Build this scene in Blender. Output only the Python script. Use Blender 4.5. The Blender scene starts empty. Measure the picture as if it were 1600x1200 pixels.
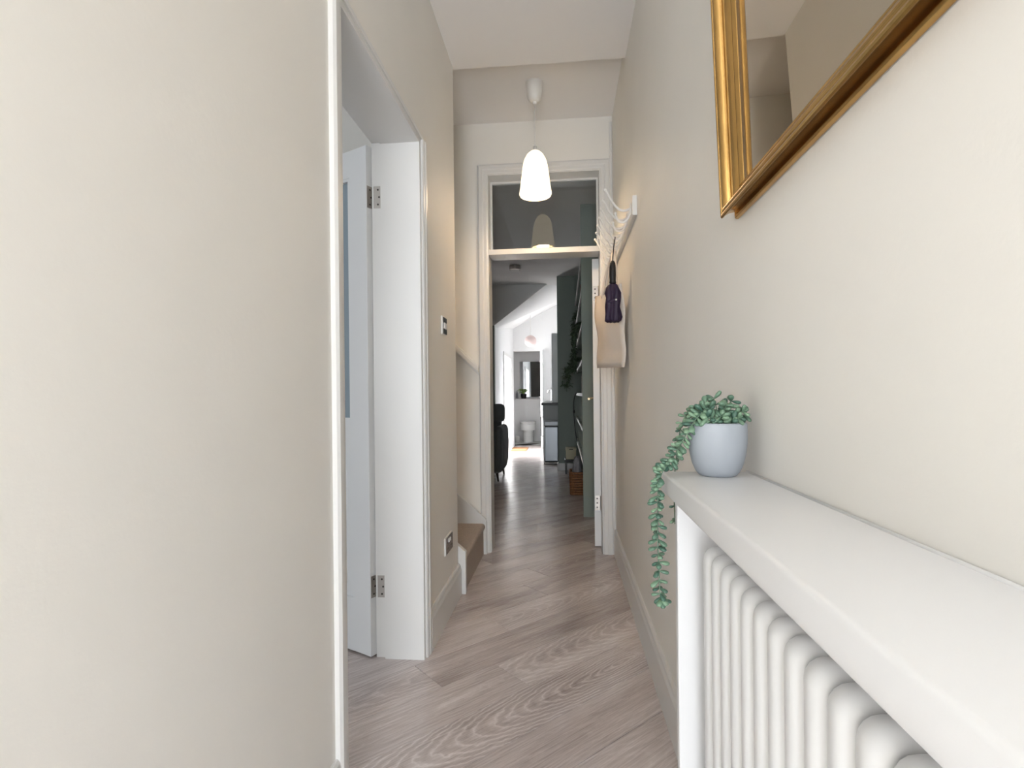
import bpy, bmesh, math, random
from mathutils import Vector, Matrix
random.seed(7)
PI = math.pi
scene = bpy.context.scene
C = scene.collection

# ------------------------------------------------------------------ camera
H = 1.067
cam = bpy.data.cameras.new('camera'); camo = bpy.data.objects.new('camera', cam); C.objects.link(camo)
cam.sensor_width = 36.0; cam.lens = 36.0 * 850 / 1600
cam.clip_start = 0.01; cam.clip_end = 200
yaw = math.radians(5.510); roll = math.radians(0.6)
cam.shift_y = 15.86 / 1600
camo.matrix_world = Matrix.Translation((0, 0, H)) @ Matrix.Rotation(yaw, 4, 'Z') @ Matrix.Rotation(PI/2, 4, 'X') @ Matrix.Rotation(-roll, 4, 'Z')
scene.camera = camo

# ------------------------------------------------------------------ view, world, sun, daylight
vs = scene.view_settings
vs.view_transform = 'Standard'; vs.look = 'None'; vs.exposure = 0.88; vs.gamma = 1.0; vs.use_curve_mapping = False
w = bpy.data.worlds.new('world'); scene.world = w; w.use_nodes = True
bgn = w.node_tree.nodes['Background']; bgn.inputs[0].default_value = (0.86, 0.93, 1.0, 1); bgn.inputs[1].default_value = 1.6

def lamp(name, kind, loc, rot, energy, color=(1, 1, 1), **kw):
    l = bpy.data.lights.new(name, kind); l.energy = energy; l.color = color
    for k, v in kw.items(): setattr(l, k, v)
    o = bpy.data.objects.new(name, l); C.objects.link(o); o.location = loc; o.rotation_euler = rot
    return o
sun = lamp('sun_offscreen', 'SUN', (-6, 10, 6), (0, 0, 0), 5.0, (1.0, 0.95, 0.88), angle=math.radians(0.6))
sun.rotation_euler = Vector((0.80, 0.20, -0.50)).to_track_quat('-Z', 'Y').to_euler()
# daylight entering by the openings of the house
lamp('front_door_offscreen', 'AREA', (-0.04, -2.06, 1.15), (PI/2, 0, 0), 35, (0.92, 0.96, 1.0), shape='RECTANGLE', size=0.66, size_y=2.1)
lamp('front_room_window_offscreen', 'AREA', (-2.2, -2.07, 1.6), (PI/2, 0, 0), 6.5, (0.84, 0.92, 1.0), shape='RECTANGLE', size=2.2, size_y=1.5)
lamp('garden_door_daylight', 'AREA', (-1.32, 9.8, 0.95), (0, -PI/2, 0), 44, (1, 1, 1), shape='RECTANGLE', size=1.6, size_y=1.5)

# ------------------------------------------------------------------ materials
def s2l(c):
    return tuple(((v/255)/12.92 if v/255 <= 0.04045 else ((v/255+0.055)/1.055)**2.4) for v in c) + (1,)
def mat(name, rgb, rough=0.5, metal=0.0, bump=0.0, bscale=200, var=0.0, vscale=3, spec=0.5, coat=0.0):
    m = bpy.data.materials.new(name); m.use_nodes = True
    nt = m.node_tree; b = nt.nodes['Principled BSDF']
    col = s2l(rgb)
    b.inputs['Base Color'].default_value = col
    b.inputs['Roughness'].default_value = rough; b.inputs['Metallic'].default_value = metal
    b.inputs['Specular IOR Level'].default_value = spec; b.inputs['Coat Weight'].default_value = coat
    tc = nt.nodes.new('ShaderNodeTexCoord')
    if var:
        n = nt.nodes.new('ShaderNodeTexNoise'); n.inputs['Scale'].default_value = vscale; n.inputs['Detail'].default_value = 5
        nt.links.new(tc.outputs['Object'], n.inputs['Vector'])
        r = nt.nodes.new('ShaderNodeValToRGB')
        r.color_ramp.elements[0].position = 0.3; r.color_ramp.elements[1].position = 0.7
        r.color_ramp.elements[0].color = tuple(v*(1-var) for v in col[:3]) + (1,)
        r.color_ramp.elements[1].color = tuple(min(1, v*(1+var)) for v in col[:3]) + (1,)
        nt.links.new(n.outputs['Fac'], r.inputs['Fac']); nt.links.new(r.outputs['Color'], b.inputs['Base Color'])
    if bump:
        n = nt.nodes.new('ShaderNodeTexNoise'); n.inputs['Scale'].default_value = bscale; n.inputs['Detail'].default_value = 4
        nt.links.new(tc.outputs['Object'], n.inputs['Vector'])
        bp = nt.nodes.new('ShaderNodeBump'); bp.inputs['Strength'].default_value = bump; bp.inputs['Distance'].default_value = 0.002
        nt.links.new(n.outputs['Fac'], bp.inputs['Height']); nt.links.new(bp.outputs['Normal'], b.inputs['Normal'])
    return m
def emit(name, rgb, strength):
    m = mat(name, rgb, 0.4); b = m.node_tree.nodes['Principled BSDF']
    b.inputs['Emission Color'].default_value = s2l(rgb); b.inputs['Emission Strength'].default_value = strength
    return m
def glass(name, tint=(1, 1, 1), rough=0.0, ior=1.5):
    m = bpy.data.materials.new(name); m.use_nodes = True; nt = m.node_tree; nt.nodes.clear()
    o = nt.nodes.new('ShaderNodeOutputMaterial'); mx = nt.nodes.new('ShaderNodeMixShader')
    t = nt.nodes.new('ShaderNodeBsdfTransparent'); g = nt.nodes.new('ShaderNodeBsdfGlossy'); f = nt.nodes.new('ShaderNodeFresnel')
    t.inputs[0].default_value = tint + (1,); g.inputs['Roughness'].default_value = rough; f.inputs[0].default_value = ior
    nt.links.new(f.outputs[0], mx.inputs[0]); nt.links.new(t.outputs[0], mx.inputs[1]); nt.links.new(g.outputs[0], mx.inputs[2])
    nt.links.new(mx.outputs[0], o.inputs[0])
    return m

M = {}
M['wall'] = mat('cream_wall_paint', (240, 237, 231), 0.6, bump=0.15, bscale=90, var=0.025, vscale=1.6)
M['ceil'] = mat('ceiling_paint', (244, 242, 241), 0.8, bump=0.05, bscale=120)
M['trim'] = mat('white_gloss_trim', (227, 226, 224), 0.35)
M['shelfwhite'] = mat('white_satin_shelf', (236, 236, 237), 0.38, bump=0.06, bscale=30)
M['rad'] = mat('radiator_enamel', (231, 231, 231), 0.28)
M['door'] = mat('white_door_paint', (236, 238, 240), 0.45)
M['carpet'] = mat('taupe_carpet', (182, 169, 159), 0.95, bump=0.5, bscale=700, var=0.12, vscale=120)
M['steel'] = mat('satin_steel', (176, 170, 164), 0.35, 0.9)
M['darkscrew'] = mat('screw_head', (70, 66, 64), 0.4, 0.8)
M['chrome'] = mat('polished_chrome', (205, 205, 208), 0.18, 1.0)
M['plastic'] = mat('white_plastic', (236, 234, 230), 0.35)
M['pot'] = mat('grey_ceramic_pot', (166, 172, 180), 0.55, bump=0.03, bscale=200)
M['soil'] = mat('dark_soil', (38, 32, 28), 0.95, bump=0.8, bscale=250)
def leaf_mat(name, a, b_):
    m = mat(name, a, 0.42); nt = m.node_tree; oi = nt.nodes.new('ShaderNodeObjectInfo'); r = nt.nodes.new('ShaderNodeValToRGB')
    r.color_ramp.elements[0].color = s2l(a); r.color_ramp.elements[1].color = s2l(b_)
    nt.links.new(oi.outputs['Random'], r.inputs[0]); nt.links.new(r.outputs[0], nt.nodes['Principled BSDF'].inputs['Base Color'])
    return m
M['leaf'] = leaf_mat('succulent_leaf', (66, 100, 86), (126, 156, 128))
M['stem'] = mat('succulent_stem', (104, 128, 108), 0.6)
M['gold'] = mat('aged_gold_leaf', (192, 154, 94), 0.24, 0.95, bump=0.12, bscale=40, var=0.14, vscale=14)
M['mirror'] = mat('mirror_glass', (226, 216, 200), 0.0, 1.0)
M['green'] = mat('sage_green_paint', (140, 151, 143), 0.6, bump=0.05, bscale=100)
M['white'] = mat('kitchen_white_paint', (240, 240, 240), 0.7)
M['cab'] = mat('cabinet_white', (226, 227, 229), 0.4)
M['cabgrey'] = mat('cabinet_grey_panel', (172, 174, 175), 0.5)
M['worktop'] = mat('dark_worktop', (52, 52, 54), 0.4)
M['black'] = mat('black_metal', (24, 24, 25), 0.45)
M['fabric'] = mat('grey_chair_fabric', (120, 124, 125), 0.9, bump=0.5, bscale=500, var=0.08, vscale=80)
M['darkwood'] = mat('dark_wood_leg', (48, 36, 30), 0.5)
M['wicker'] = mat('brown_wicker', (140, 96, 62), 0.7, var=0.3, vscale=90)
M['purple'] = mat('purple_nylon', (46, 30, 58), 0.55, bump=0.3, bscale=60)
M['canvas'] = mat('cream_canvas', (232, 221, 209), 0.9, bump=0.4, bscale=600)
M['coir'] = mat('coir_mat', (150, 108, 74), 0.95, bump=0.8, bscale=400, var=0.2, vscale=200)
M['foliage'] = mat('dark_foliage', (72, 92, 70), 0.55, var=0.35, vscale=30)
M['fern'] = mat('bright_fern', (122, 154, 76), 0.55, var=0.2, vscale=30)
M['ceramic'] = mat('white_ceramic', (244, 244, 243), 0.12)
M['pink'] = mat('pale_pink_paper', (238, 216, 212), 0.8)
M['creambox'] = mat('cream_card_box', (214, 208, 180), 0.7)
M['greycloth'] = mat('grey_cloth', (150, 150, 156), 0.9, var=0.2, vscale=30)
M['tilegrey'] = mat('pale_grey_tile', (205, 204, 200), 0.3)
M['subfloor'] = mat('subfloor', (58, 50, 46), 0.9)
M['pane'] = glass('clear_pane', (0.93, 0.95, 0.95))
M['frost'] = mat('obscure_glass', (150, 166, 178), 0.15)
M['picture'] = mat('dark_picture_print', (92, 94, 94), 0.6)
M['book_a'] = mat('book_cloth_red', (120, 66, 56), 0.7); M['book_b'] = mat('book_cloth_blue', (86, 104, 118), 0.7); M['book_c'] = mat('book_cloth_pale', (190, 186, 178), 0.7)

def wood_mat():
    m = bpy.data.materials.new('grey_oak_plank'); m.use_nodes = True; nt = m.node_tree; L = nt.links.new
    N = nt.nodes.new; b = nt.nodes['Principled BSDF']
    tc = N('ShaderNodeTexCoord'); oi = N('ShaderNodeObjectInfo')
    sep = N('ShaderNodeSeparateColor'); L(oi.outputs['Color'], sep.inputs[0])     # r tone, g ring offset, b ring slope
    def math_(op, a, c=None, k=None):
        n = N('ShaderNodeMath'); n.operation = op
        for i, v in enumerate((a, c, k)):
            if v is None: continue
            if isinstance(v, (int, float)): n.inputs[i].default_value = v
            else: L(v, n.inputs[i])
        return n.outputs[0]
    off = math_('MULTIPLY', oi.outputs['Random'], 37.0)
    co = N('ShaderNodeCombineXYZ'); L(off, co.inputs[0]); L(off, co.inputs[1]); L(off, co.inputs[2])
    va = N('ShaderNodeVectorMath'); va.operation = 'ADD'; L(tc.outputs['Object'], va.inputs[0]); L(co.outputs[0], va.inputs[1])
    P = N('ShaderNodeSeparateXYZ'); L(tc.outputs['Object'], P.inputs[0])
    # stretched low noise that bends the growth rings
    mp = N('ShaderNodeMapping'); mp.inputs['Scale'].default_value = (2.2, 6.0, 1.0); L(va.outputs[0], mp.inputs[0])
    n1 = N('ShaderNodeTexNoise'); n1.inputs['Scale'].default_value = 1.0; n1.inputs['Detail'].default_value = 3; L(mp.outputs[0], n1.inputs[0])
    mp3 = N('ShaderNodeMapping'); mp3.inputs['Scale'].default_value = (26.0, 34.0, 1.0); L(va.outputs[0], mp3.inputs[0])
    n3 = N('ShaderNodeTexNoise'); n3.inputs['Scale'].default_value = 1.0; n3.inputs['Detail'].default_value = 2; L(mp3.outputs[0], n3.inputs[0])
    # plank cut through a log at a slight tilt: r = sqrt(y^2 + (d + slope*x)^2)
    yy = math_('ADD', P.outputs[1], math_('MULTIPLY', math_('SUBTRACT', n1.outputs['Fac'], 0.5), 0.05))
    dd = math_('ADD', math_('MULTIPLY', math_('SUBTRACT', sep.outputs[1], 0.5), 0.5),
               math_('MULTIPLY', P.outputs[0], math_('MULTIPLY', math_('SUBTRACT', sep.outputs[2], 0.5), 0.36)))
    r = math_('SQRT', math_('ADD', math_('MULTIPLY', yy, yy), math_('MULTIPLY', dd, dd)))
    r = math_('ADD', r, math_('MULTIPLY', math_('SUBTRACT', n3.outputs['Fac'], 0.5), 0.012))
    saw = math_('FRACT', math_('MULTIPLY', r, 95.0))
    ring = N('ShaderNodeValToRGB'); e = ring.color_ramp.elements
    e[0].position = 0.0; e[0].color = (1, 1, 1, 1); e[1].position = 1.0; e[1].color = (1, 1, 1, 1)
    for p, v in ((0.14, 0.5), (0.45, 0.12), (0.80, 0.28)):
        q = e.new(p); q.color = (v, v, v, 1)
    L(saw, ring.inputs[0])
    # fine pores along the board
    mp2 = N('ShaderNodeMapping'); mp2.inputs['Scale'].default_value = (7.0, 190.0, 1.0); L(va.outputs[0], mp2.inputs[0])
    n2 = N('ShaderNodeTexNoise'); n2.inputs['Scale'].default_value = 1.0; n2.inputs['Detail'].default_value = 5; n2.inputs['Roughness'].default_value = 0.7; L(mp2.outputs[0], n2.inputs[0])
    mp4 = N('ShaderNodeMapping'); mp4.inputs['Scale'].default_value = (1.6, 9.0, 1.0); L(va.outputs[0], mp4.inputs[0])
    n4 = N('ShaderNodeTexNoise'); n4.inputs['Scale'].default_value = 1.0; n4.inputs['Detail'].default_value = 3; L(mp4.outputs[0], n4.inputs[0])
    fac = math_('ADD', math_('MULTIPLY', ring.outputs[0], math_('MULTIPLY', oi.outputs['Alpha'], 0.5)),
                math_('ADD', math_('MULTIPLY', math_('SUBTRACT', n2.outputs['Fac'], 0.5), 1.15),
                      math_('ADD', math_('MULTIPLY', math_('SUBTRACT', n4.outputs['Fac'], 0.5), 0.9),
                            math_('MULTIPLY', math_('SUBTRACT', sep.outputs[0], 0.5), 0.55))))
    fac = math_('ADD', fac, 0.38)
    cr = N('ShaderNodeValToRGB'); e = cr.color_ramp.elements
    e[0].position = 0.0; e[0].color = s2l((154, 141, 136)); e[1].position = 1.0; e[1].color = s2l((236, 229, 227))
    q = e.new(0.5); q.color = s2l((204, 193, 190))
    L(fac, cr.inputs[0]); L(cr.outputs[0], b.inputs['Base Color'])
    b.inputs['Roughness'].default_value = 0.25
    bp = N('ShaderNodeBump'); bp.inputs['Strength'].default_value = 0.12; bp.inputs['Distance'].default_value = 0.001
    L(n2.outputs['Fac'], bp.inputs['Height']); L(bp.outputs[0], b.inputs['Normal'])
    return m
M['wood'] = wood_mat()

# ------------------------------------------------------------------ mesh helpers
def bx(bm, x0, x1, y0, y1, z0, z1, bev=0.0, seg=2):
    v = [bm.verts.new(p) for p in ((x0,y0,z0),(x1,y0,z0),(x1,y1,z0),(x0,y1,z0),(x0,y0,z1),(x1,y0,z1),(x1,y1,z1),(x0,y1,z1))]
    f = [bm.faces.new([v[i] for i in q]) for q in ((3,2,1,0),(4,5,6,7),(0,1,5,4),(1,2,6,5),(2,3,7,6),(3,0,4,7))]
    if bev:
        es = list({e for q in f for e in q.edges})
        bmesh.ops.bevel(bm, geom=es, offset=bev, segments=seg, profile=0.5, affect='EDGES')
def box(x0, x1, y0, y1, z0, z1, bev=0.0, seg=2):
    bm = bmesh.new(); bx(bm, x0, x1, y0, y1, z0, z1, bev, seg); return bm
def prism(bm, pts, axis, a, b):
    """polygon pts (2d) extruded along axis from a to b; 2d order is the remaining axes in xyz order"""
    def mk(p, t):
        q = list(p); q.insert('xyz'.index(axis), t); return q
    A = [bm.verts.new(mk(p, a)) for p in pts]; B = [bm.verts.new(mk(p, b)) for p in pts]
    n = len(pts)
    bm.faces.new(A); bm.faces.new(B[::-1])
    for i in range(n): bm.faces.new((A[i], B[i], B[(i+1) % n], A[(i+1) % n]))
    bmesh.ops.recalc_face_normals(bm, faces=bm.faces[:])
def lathe(bm, prof, seg=32, cx=0, cy=0, cz=0):
    rings = []
    for r, z in prof:
        if r < 1e-6: rings.append([bm.verts.new((cx, cy, cz+z))])
        else: rings.append([bm.verts.new((cx+r*math.cos(2*PI*i/seg), cy+r*math.sin(2*PI*i/seg), cz+z)) for i in range(seg)])
    for a, b in zip(rings, rings[1:]):
        for i in range(seg):
            j = (i+1) % seg
            if len(a) == 1 and len(b) == 1: continue
            if len(a) == 1: bm.faces.new((a[0], b[j], b[i]))
            elif len(b) == 1: bm.faces.new((a[i], a[j], b[0]))
            else: bm.faces.new((a[i], a[j], b[j], b[i]))
    bmesh.ops.recalc_face_normals(bm, faces=bm.faces[:])
def smooth_path(pts, n=6):
    P = [Vector(p) for p in pts]; out = []
    for i in range(len(P)-1):
        p0 = P[max(i-1, 0)]; p1 = P[i]; p2 = P[i+1]; p3 = P[min(i+2, len(P)-1)]
        for k in range(n):
            t = k/n
            out.append(0.5*((2*p1)+(-p0+p2)*t+(2*p0-5*p1+4*p2-p3)*t*t+(-p0+3*p1-3*p2+p3)*t**3))
    out.append(P[-1]); return out
def tube(bm, pts, r, seg=8, ref=(0, 0, 1), closed=False, ry=None):
    P = [Vector(p) for p in pts]; n = len(P); rings = []
    for i in range(n):
        if closed: t = (P[(i+1) % n]-P[i-1])
        else: t = P[min(i+1, n-1)]-P[max(i-1, 0)]
        t.normalize(); rf = Vector(ref)
        if abs(t.dot(rf)) > 0.97: rf = Vector((0, 1, 0)) if abs(t.y) < 0.9 else Vector((1, 0, 0))
        s = t.cross(rf).normalized(); u = s.cross(t).normalized()
        rr = r[i] if isinstance(r, (list, tuple)) else r
        r2 = rr if ry is None else ry
        rings.append([bm.verts.new(P[i]+s*rr*math.cos(2*PI*k/seg)+u*r2*math.sin(2*PI*k/seg)) for k in range(seg)])
    m = n if closed else n-1
    for i in range(m):
        a, b = rings[i], rings[(i+1) % n]
        for k in range(seg): bm.faces.new((a[k], a[(k+1) % seg], b[(k+1) % seg], b[k]))
    if not closed: bm.faces.new(rings[0][::-1]); bm.faces.new(rings[-1])
    bmesh.ops.recalc_face_normals(bm, faces=bm.faces[:])
def ball(bm, c, r, sx=1, sy=1, sz=1, u=12, v=8, rot=None):
    mt = Matrix.Translation(c) @ (rot.to_4x4() if rot else Matrix.Identity(4)) @ Matrix.Diagonal((r*sx, r*sy, r*sz, 1))
    bmesh.ops.create_uvsphere(bm, u_segments=u, v_segments=v, radius=1, matrix=mt)
def obj(name, bm, m, parent=None, smooth=False, mods=None):
    me = bpy.data.meshes.new(name); bm.to_mesh(me); bm.free()
    me.materials.append(M[m] if isinstance(m, str) else m)
    if smooth:
        for p in me.polygons: p.use_smooth = True
    o = bpy.data.objects.new(name, me); C.objects.link(o)
    if parent: o.parent = parent
    return o
def autosmooth(o, ang=40):
    me = o.data
    for p in me.polygons: p.use_smooth = True
    bm = bmesh.new(); bm.from_mesh(me)
    for e in bm.edges:
        e.smooth = len(e.link_faces) == 2 and e.calc_face_angle(0) < math.radians(ang)
    bm.to_mesh(me); bm.free()
    return o
def rebase(o):
    """put the origin of a one-mesh thing at the middle of its underside"""
    vs_ = [v.co for v in o.data.vertices]
    mn = Vector([min(v[i] for v in vs_) for i in range(3)]); mx = Vector([max(v[i] for v in vs_) for i in range(3)])
    c = Vector(((mn.x+mx.x)/2, (mn.y+mx.y)/2, mn.z))
    o.data.transform(Matrix.Translation(-c)); o.location = c
    return o
def tag(o, label, cat, group=None, kind=None):
    o['label'] = label
    o['category'] = cat
    if group: o['group'] = group
    if kind: o['kind'] = kind
    return o
def thing(name, label, cat, loc=(0, 0, 0), rotz=0, group=None, kind=None):
    o = bpy.data.objects.new(name, None); C.objects.link(o); o.location = loc; o.rotation_euler = (0, 0, rotz)
    o.empty_display_size = 0.05
    return tag(o, label, cat, group, kind)
def struct(name, bm, m, label, cat):
    return tag(rebase(obj(name, bm, m)), label, cat, kind='structure')

# ------------------------------------------------------------------ setting: dimensions
XR, XL, XLI = 0.333, -0.575, -0.77          # right wall, left wall hall face, left wall room face
YE, YE2 = 3.65, 3.80                        # end wall
ZC, ZC2, ZL = 2.81, 2.90, 2.70              # hall ceiling, stair ceiling, living room ceiling
YF = -1.95

# floor of diagonal planks
fl = struct('floor', box(-3.8, 0.6, -2.2, 11.25, -0.06, -0.0125), 'subfloor', 'grey brown oak plank floor laid diagonally through the hall', 'floor')
PL, PW = 1.30, 0.2035
bm = bmesh.new(); bx(bm, -PL/2+0.0009, PL/2-0.0009, -PW/2+0.0009, PW/2-0.0009, -0.0125, 0.0)
top = [e for e in bm.edges if all(abs(v.co.z) < 1e-6 for v in e.verts)]
bmesh.ops.bevel(bm, geom=top, offset=0.0011, segments=1, affect='EDGES')
pme = bpy.data.meshes.new('plank'); bm.to_mesh(pme); bm.free(); pme.materials.append(M['wood'])
d2 = Vector((1, 1)).normalized(); n2 = Vector((-1, 1)).normalized()
fixed = {0: 1.79, 1: 1.31, 2: 1.06, 4: 1.974, 5: 2.181, -1: 0.62, 3: 1.55}
prnd = random.Random(11)
flo = fl.location
for k in range(-17, 58):
    c = 1.298 + (k+0.5)*PW
    s0 = fixed.get(k, (k*0.47 + prnd.random()*0.3) % PL)
    j0 = int(math.floor((-4 - s0)/PL)); 
    for j in range(j0, j0+14):
        s = s0 + (j+0.5)*PL
        p = d2*s + n2*c
        ok = False                                   # keep boards that reach the rooms' footprint
        for t in (-0.5, -0.25, 0, 0.25, 0.5):
            q = p + d2*(PL*t)
            if (-0.72 < q.x < 0.45 and -2.1 < q.y < 3.9) or (-2.2 < q.x < -0.6 and 0.2 < q.y < 2.9) or (-2.0 < q.x < 0.4 and 3.7 < q.y < 8.3) or (-1.3 < q.x < 0.5 and 8.2 <= q.y < 11.3): ok = True
        if not ok: continue
        o = bpy.data.objects.new('plank', pme); C.objects.link(o); o.parent = fl
        o.location = Vector((p.x, p.y, 0)) - flo; o.rotation_euler = (0, 0, PI/4)
        tone, ro, sl, al = prnd.uniform(0.25, 0.75), prnd.uniform(0.2, 0.9), prnd.uniform(0.2, 0.9), prnd.uniform(0.15, 0.6)
        if k == 0 and j == -1: tone, ro, sl, al = 0.34, 0.665, 0.09, 1.0
        if k == 1 and j == 0: tone, ro, sl, al = 0.5, 0.30, 0.86, 0.7
        o.color = (tone, ro, sl, al)

def wallset(name, boxes, m, label, cat='wall'):
    bm = bmesh.new()
    for b in boxes: bx(bm, *b)
    return struct(name, bm, m, label, cat)
DY0, DY1, DZ = 1.36, 2.16, 2.10             # doorway to the front room
wallset('wall_right', [(XR, 0.47, YF, YE2, 0, 3.0)], 'wall', 'cream painted long wall with the radiator and gold mirror')
wallset('wall_left', [(XLI, XL, YF, DY0, 0, 3.0), (XLI, XL, DY0, DY1, DZ, 3.0), (XLI, XL, DY1, 2.86, 0, 3.0)], 'wall', 'cream painted wall pierced by the front room doorway')
EX0, EX1, EZ = -0.50, 0.243, 2.545          # opening at the end of the hall
wallset('wall_end', [(-3.7, EX0-0.03, YE, YE2, 0, 5.4), (EX1+0.03, XR, YE, YE2, 0, 3.0), (EX0-0.03, EX1+0.03, YE, YE2, EZ+0.02, 3.0), (-0.9, XR, YE, YE2, 3.0, 3.2)], 'wall', 'cream painted end wall with doorway and transom window')
wallset('wall_front', [(-0.575, -0.5, YF-0.1, YF, 0, 3.0), (0.25, 0.47, YF-0.1, YF, 0, 3.0), (-0.5, 0.25, YF-0.1, YF, 2.12, 3.0),
                       (-3.7, -3.3, YF-0.1, YF, 0, 3.0), (-1.1, -0.575, YF-0.1, YF, 0, 3.0), (-3.3, -1.1, YF-0.1, YF, 0, 0.8), (-3.3, -1.1, YF-0.1, YF, 2.4, 3.0)], 'wall', 'cream front wall with street doorway and front room window opening')
wallset('wall_side', [(-3.8, -3.7, YF-0.1, 2.86, 0, 5.4)], 'wall', 'cream far side wall of the front room')
wallset('wall_stair', [(-3.7, XLI, 2.76, 2.86, 0, 5.4), (-0.90, XR, 2.76, 2.86, 3.0, 3.2), (-3.8, -3.7, 2.86, YE2, 0, 5.4), (-0.95, -0.85, 2.86, YE, ZC2+0.001, 5.4)], 'wall', 'cream wall between front room and carpeted stairs')
wallset('ceiling', [(-0.8, 0.47, YF-0.1, 2.875, ZC, 3.0)], 'ceil', 'white painted hall ceiling that ends before the pendant lamp', 'ceiling')
wallset('ceiling_stair', [(-0.9, 0.47, 2.876, YE, ZC2, 3.05)], 'ceil', 'raised ceiling section holding the pendant lamp', 'ceiling')
wallset('ceiling_stairwell', [(-3.8, -0.85, 2.76, YE2, 5.4, 5.5)], 'ceil', 'white ceiling high above the stairs', 'ceiling')
wallset('ceiling_front_room', [(-3.7, -0.8, YF, 2.76, ZC, 3.0)], 'ceil', 'white ceiling of the front room', 'ceiling')
wallset('ceiling_living', [(-3.2, 0.47, YE2, 8.1, ZL, ZL+0.15)], 'ceil', 'white flat ceiling of the living room with round light', 'ceiling')

# baseboards (moulded)
def skirting(name, x, sgn, y0, y1, label, h=0.15):
    prof = [(0, 0), (0.018, 0), (0.018, h-0.035), (0.013, h-0.022), (0.012, h-0.008), (0.006, h), (0, h)]
    bm = bmesh.new(); prism(bm, [(x+sgn*a, z) for a, z in prof], 'y', y0, y1)
    return struct(name, bm, 'trim', label, 'baseboard')
skirting('baseboard_right', XR, -1, 1.0, YE, 'white moulded baseboard along the radiator wall', 0.165)
skirting('baseboard_left', XL, 1, DY1+0.062, 2.868, 'white moulded baseboard between doorway and stairs', 0.165)
skirting('baseboard_near', XL, 1, YF, DY0-0.058, 'white moulded baseboard beside the street end of the hall', 0.165)

# front room doorway: lining and architraves
bm = bmesh.new()
bx(bm, XLI-0.004, XL+0.004, DY1-0.003, DY1+0.02, 0, DZ+0.02); bx(bm, XLI-0.004, XL+0.004, DY0-0.02, DY0+0.003, 0, DZ+0.02)
bx(bm, XLI-0.004, XL+0.004, DY0, DY1, DZ-0.003, DZ+0.02)
bx(bm, XLI+0.036, XL+0.0035, DY1-0.016, DY1, 0, DZ-0.003); bx(bm, XLI+0.036, XL+0.0035, DY0, DY0+0.010, 0, DZ-0.003); bx(bm, XLI+0.036, XL+0.0035, DY0+0.01, DY1-0.01, DZ-0.013, DZ-0.003)
struct('trim_1', bm, 'trim', 'white lining with stop bead inside the front room doorway', 'door frame')
def arch_y(bm, ya, yb, x, sgn, top, steps):
    # vertical architrave on a wall of constant x; ya = inner edge, yb = outer edge
    pr = [(ya+(yb-ya)*t, x+sgn*d) for t, d in steps]
    prism(bm, [(xx, yy) for yy, xx in pr], 'z', 0, top)
st = [(0, 0), (0, 0.010), (0.12, 0.014), (0.4, 0.014), (0.5, 0.018), (0.85, 0.018), (1, 0.012), (1, 0)]
bm = bmesh.new(); arch_y(bm, DY1+0.006, DY1+0.062, XL, 1, DZ+0.006, st); arch_y(bm, DY0-0.004, DY0-0.058, XL, 1, DZ+0.006, st)
prism(bm, [(XL+d, DZ+0.006+t*0.02) for t, d in ((0, 0), (0, 0.010), (0.5, 0.012), (1, 0.008), (1, 0))], 'y', DY0-0.058, DY1+0.062)
struct('trim_2', bm, 'trim', 'slim white architrave around the front room doorway', 'architrave')

# end doorway: lining, architrave, transom bar, fixed pane
bm = bmesh.new()
bx(bm, EX0-0.03, EX0, YE-0.004, YE2+0.004, 0, EZ); bx(bm, EX1, EX1+0.03, YE-0.004, YE2+0.004, 0, EZ); bx(bm, EX0-0.03, EX1+0.03, YE-0.004, YE2+0.004, EZ, EZ+0.02)
struct('trim_3', bm, 'trim', 'white lining of the doorway at the end of the hall', 'door frame')
bm = bmesh.new(); AW = 0.066
rows = []                                            # one profile swept up, across and down with mitred corners
for cx_, sg_, cz_ in ((EX0-0.006, -1, None), (EX0-0.006, -1, EZ+0.006), (EX1+0.006, 1, EZ+0.006), (EX1+0.006, 1, None)):
    rows.append([bm.verts.new((cx_+sg_*AW*t, YE-d, 0 if cz_ is None else cz_+AW*t)) for t, d in st])
for a_, b_ in zip(rows, rows[1:]):
    for k in range(len(st)): bm.faces.new((a_[k], b_[k], b_[(k+1) % len(st)], a_[(k+1) % len(st)]))
bm.faces.new(rows[0]); bm.faces.new(rows[-1][::-1]); bmesh.ops.recalc_face_normals(bm, faces=bm.faces[:])
struct('trim_4', bm, 'trim', 'white moulded architrave around doorway and transom', 'architrave')
bm = bmesh.new(); bx(bm, EX0, EX1, YE-0.008, YE2+0.004, 2.008, 2.045, 0.004)
struct('trim_5', bm, 'trim', 'white transom bar between doorway and glass above', 'transom')
win = thing('window_1', 'fixed clear transom pane above the end doorway', 'window', (0, 0, 2.045), kind='structure')
obj('pane', box(EX0+0.002, EX1-0.002, YE+0.128, YE+0.132, 0.0, 0.499), 'pane', win)
bm = bmesh.new()
for y0, y1 in ((YE+0.114, YE+0.127), (YE+0.133, YE+0.146)):
    bx(bm, EX0, EX0+0.012, y0, y1, 0, 0.5); bx(bm, EX1-0.012, EX1, y0, y1, 0, 0.5); bx(bm, EX0+0.012, EX1-0.012, y0, y1, 0.488, 0.5); bx(bm, EX0+0.012, EX1-0.012, y0, y1, 0, 0.012)
obj('glazing_bead', bm, 'trim', win)
struct('trim_6', box(0.312, 0.327, YE-0.014, YE, 0.17, 2.86, 0.003), 'trim', 'slim white cable trunking in the corner beside the end doorway', 'trunking')

wallset('wall_sun_block', [(-4.5, -4.3, 2.9, 8.6, 0, 4.2)], 'white', 'added unseen white wall blocking the sun outside the living room')  # unseen wall, added to keep direct sun out of the living room
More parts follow.
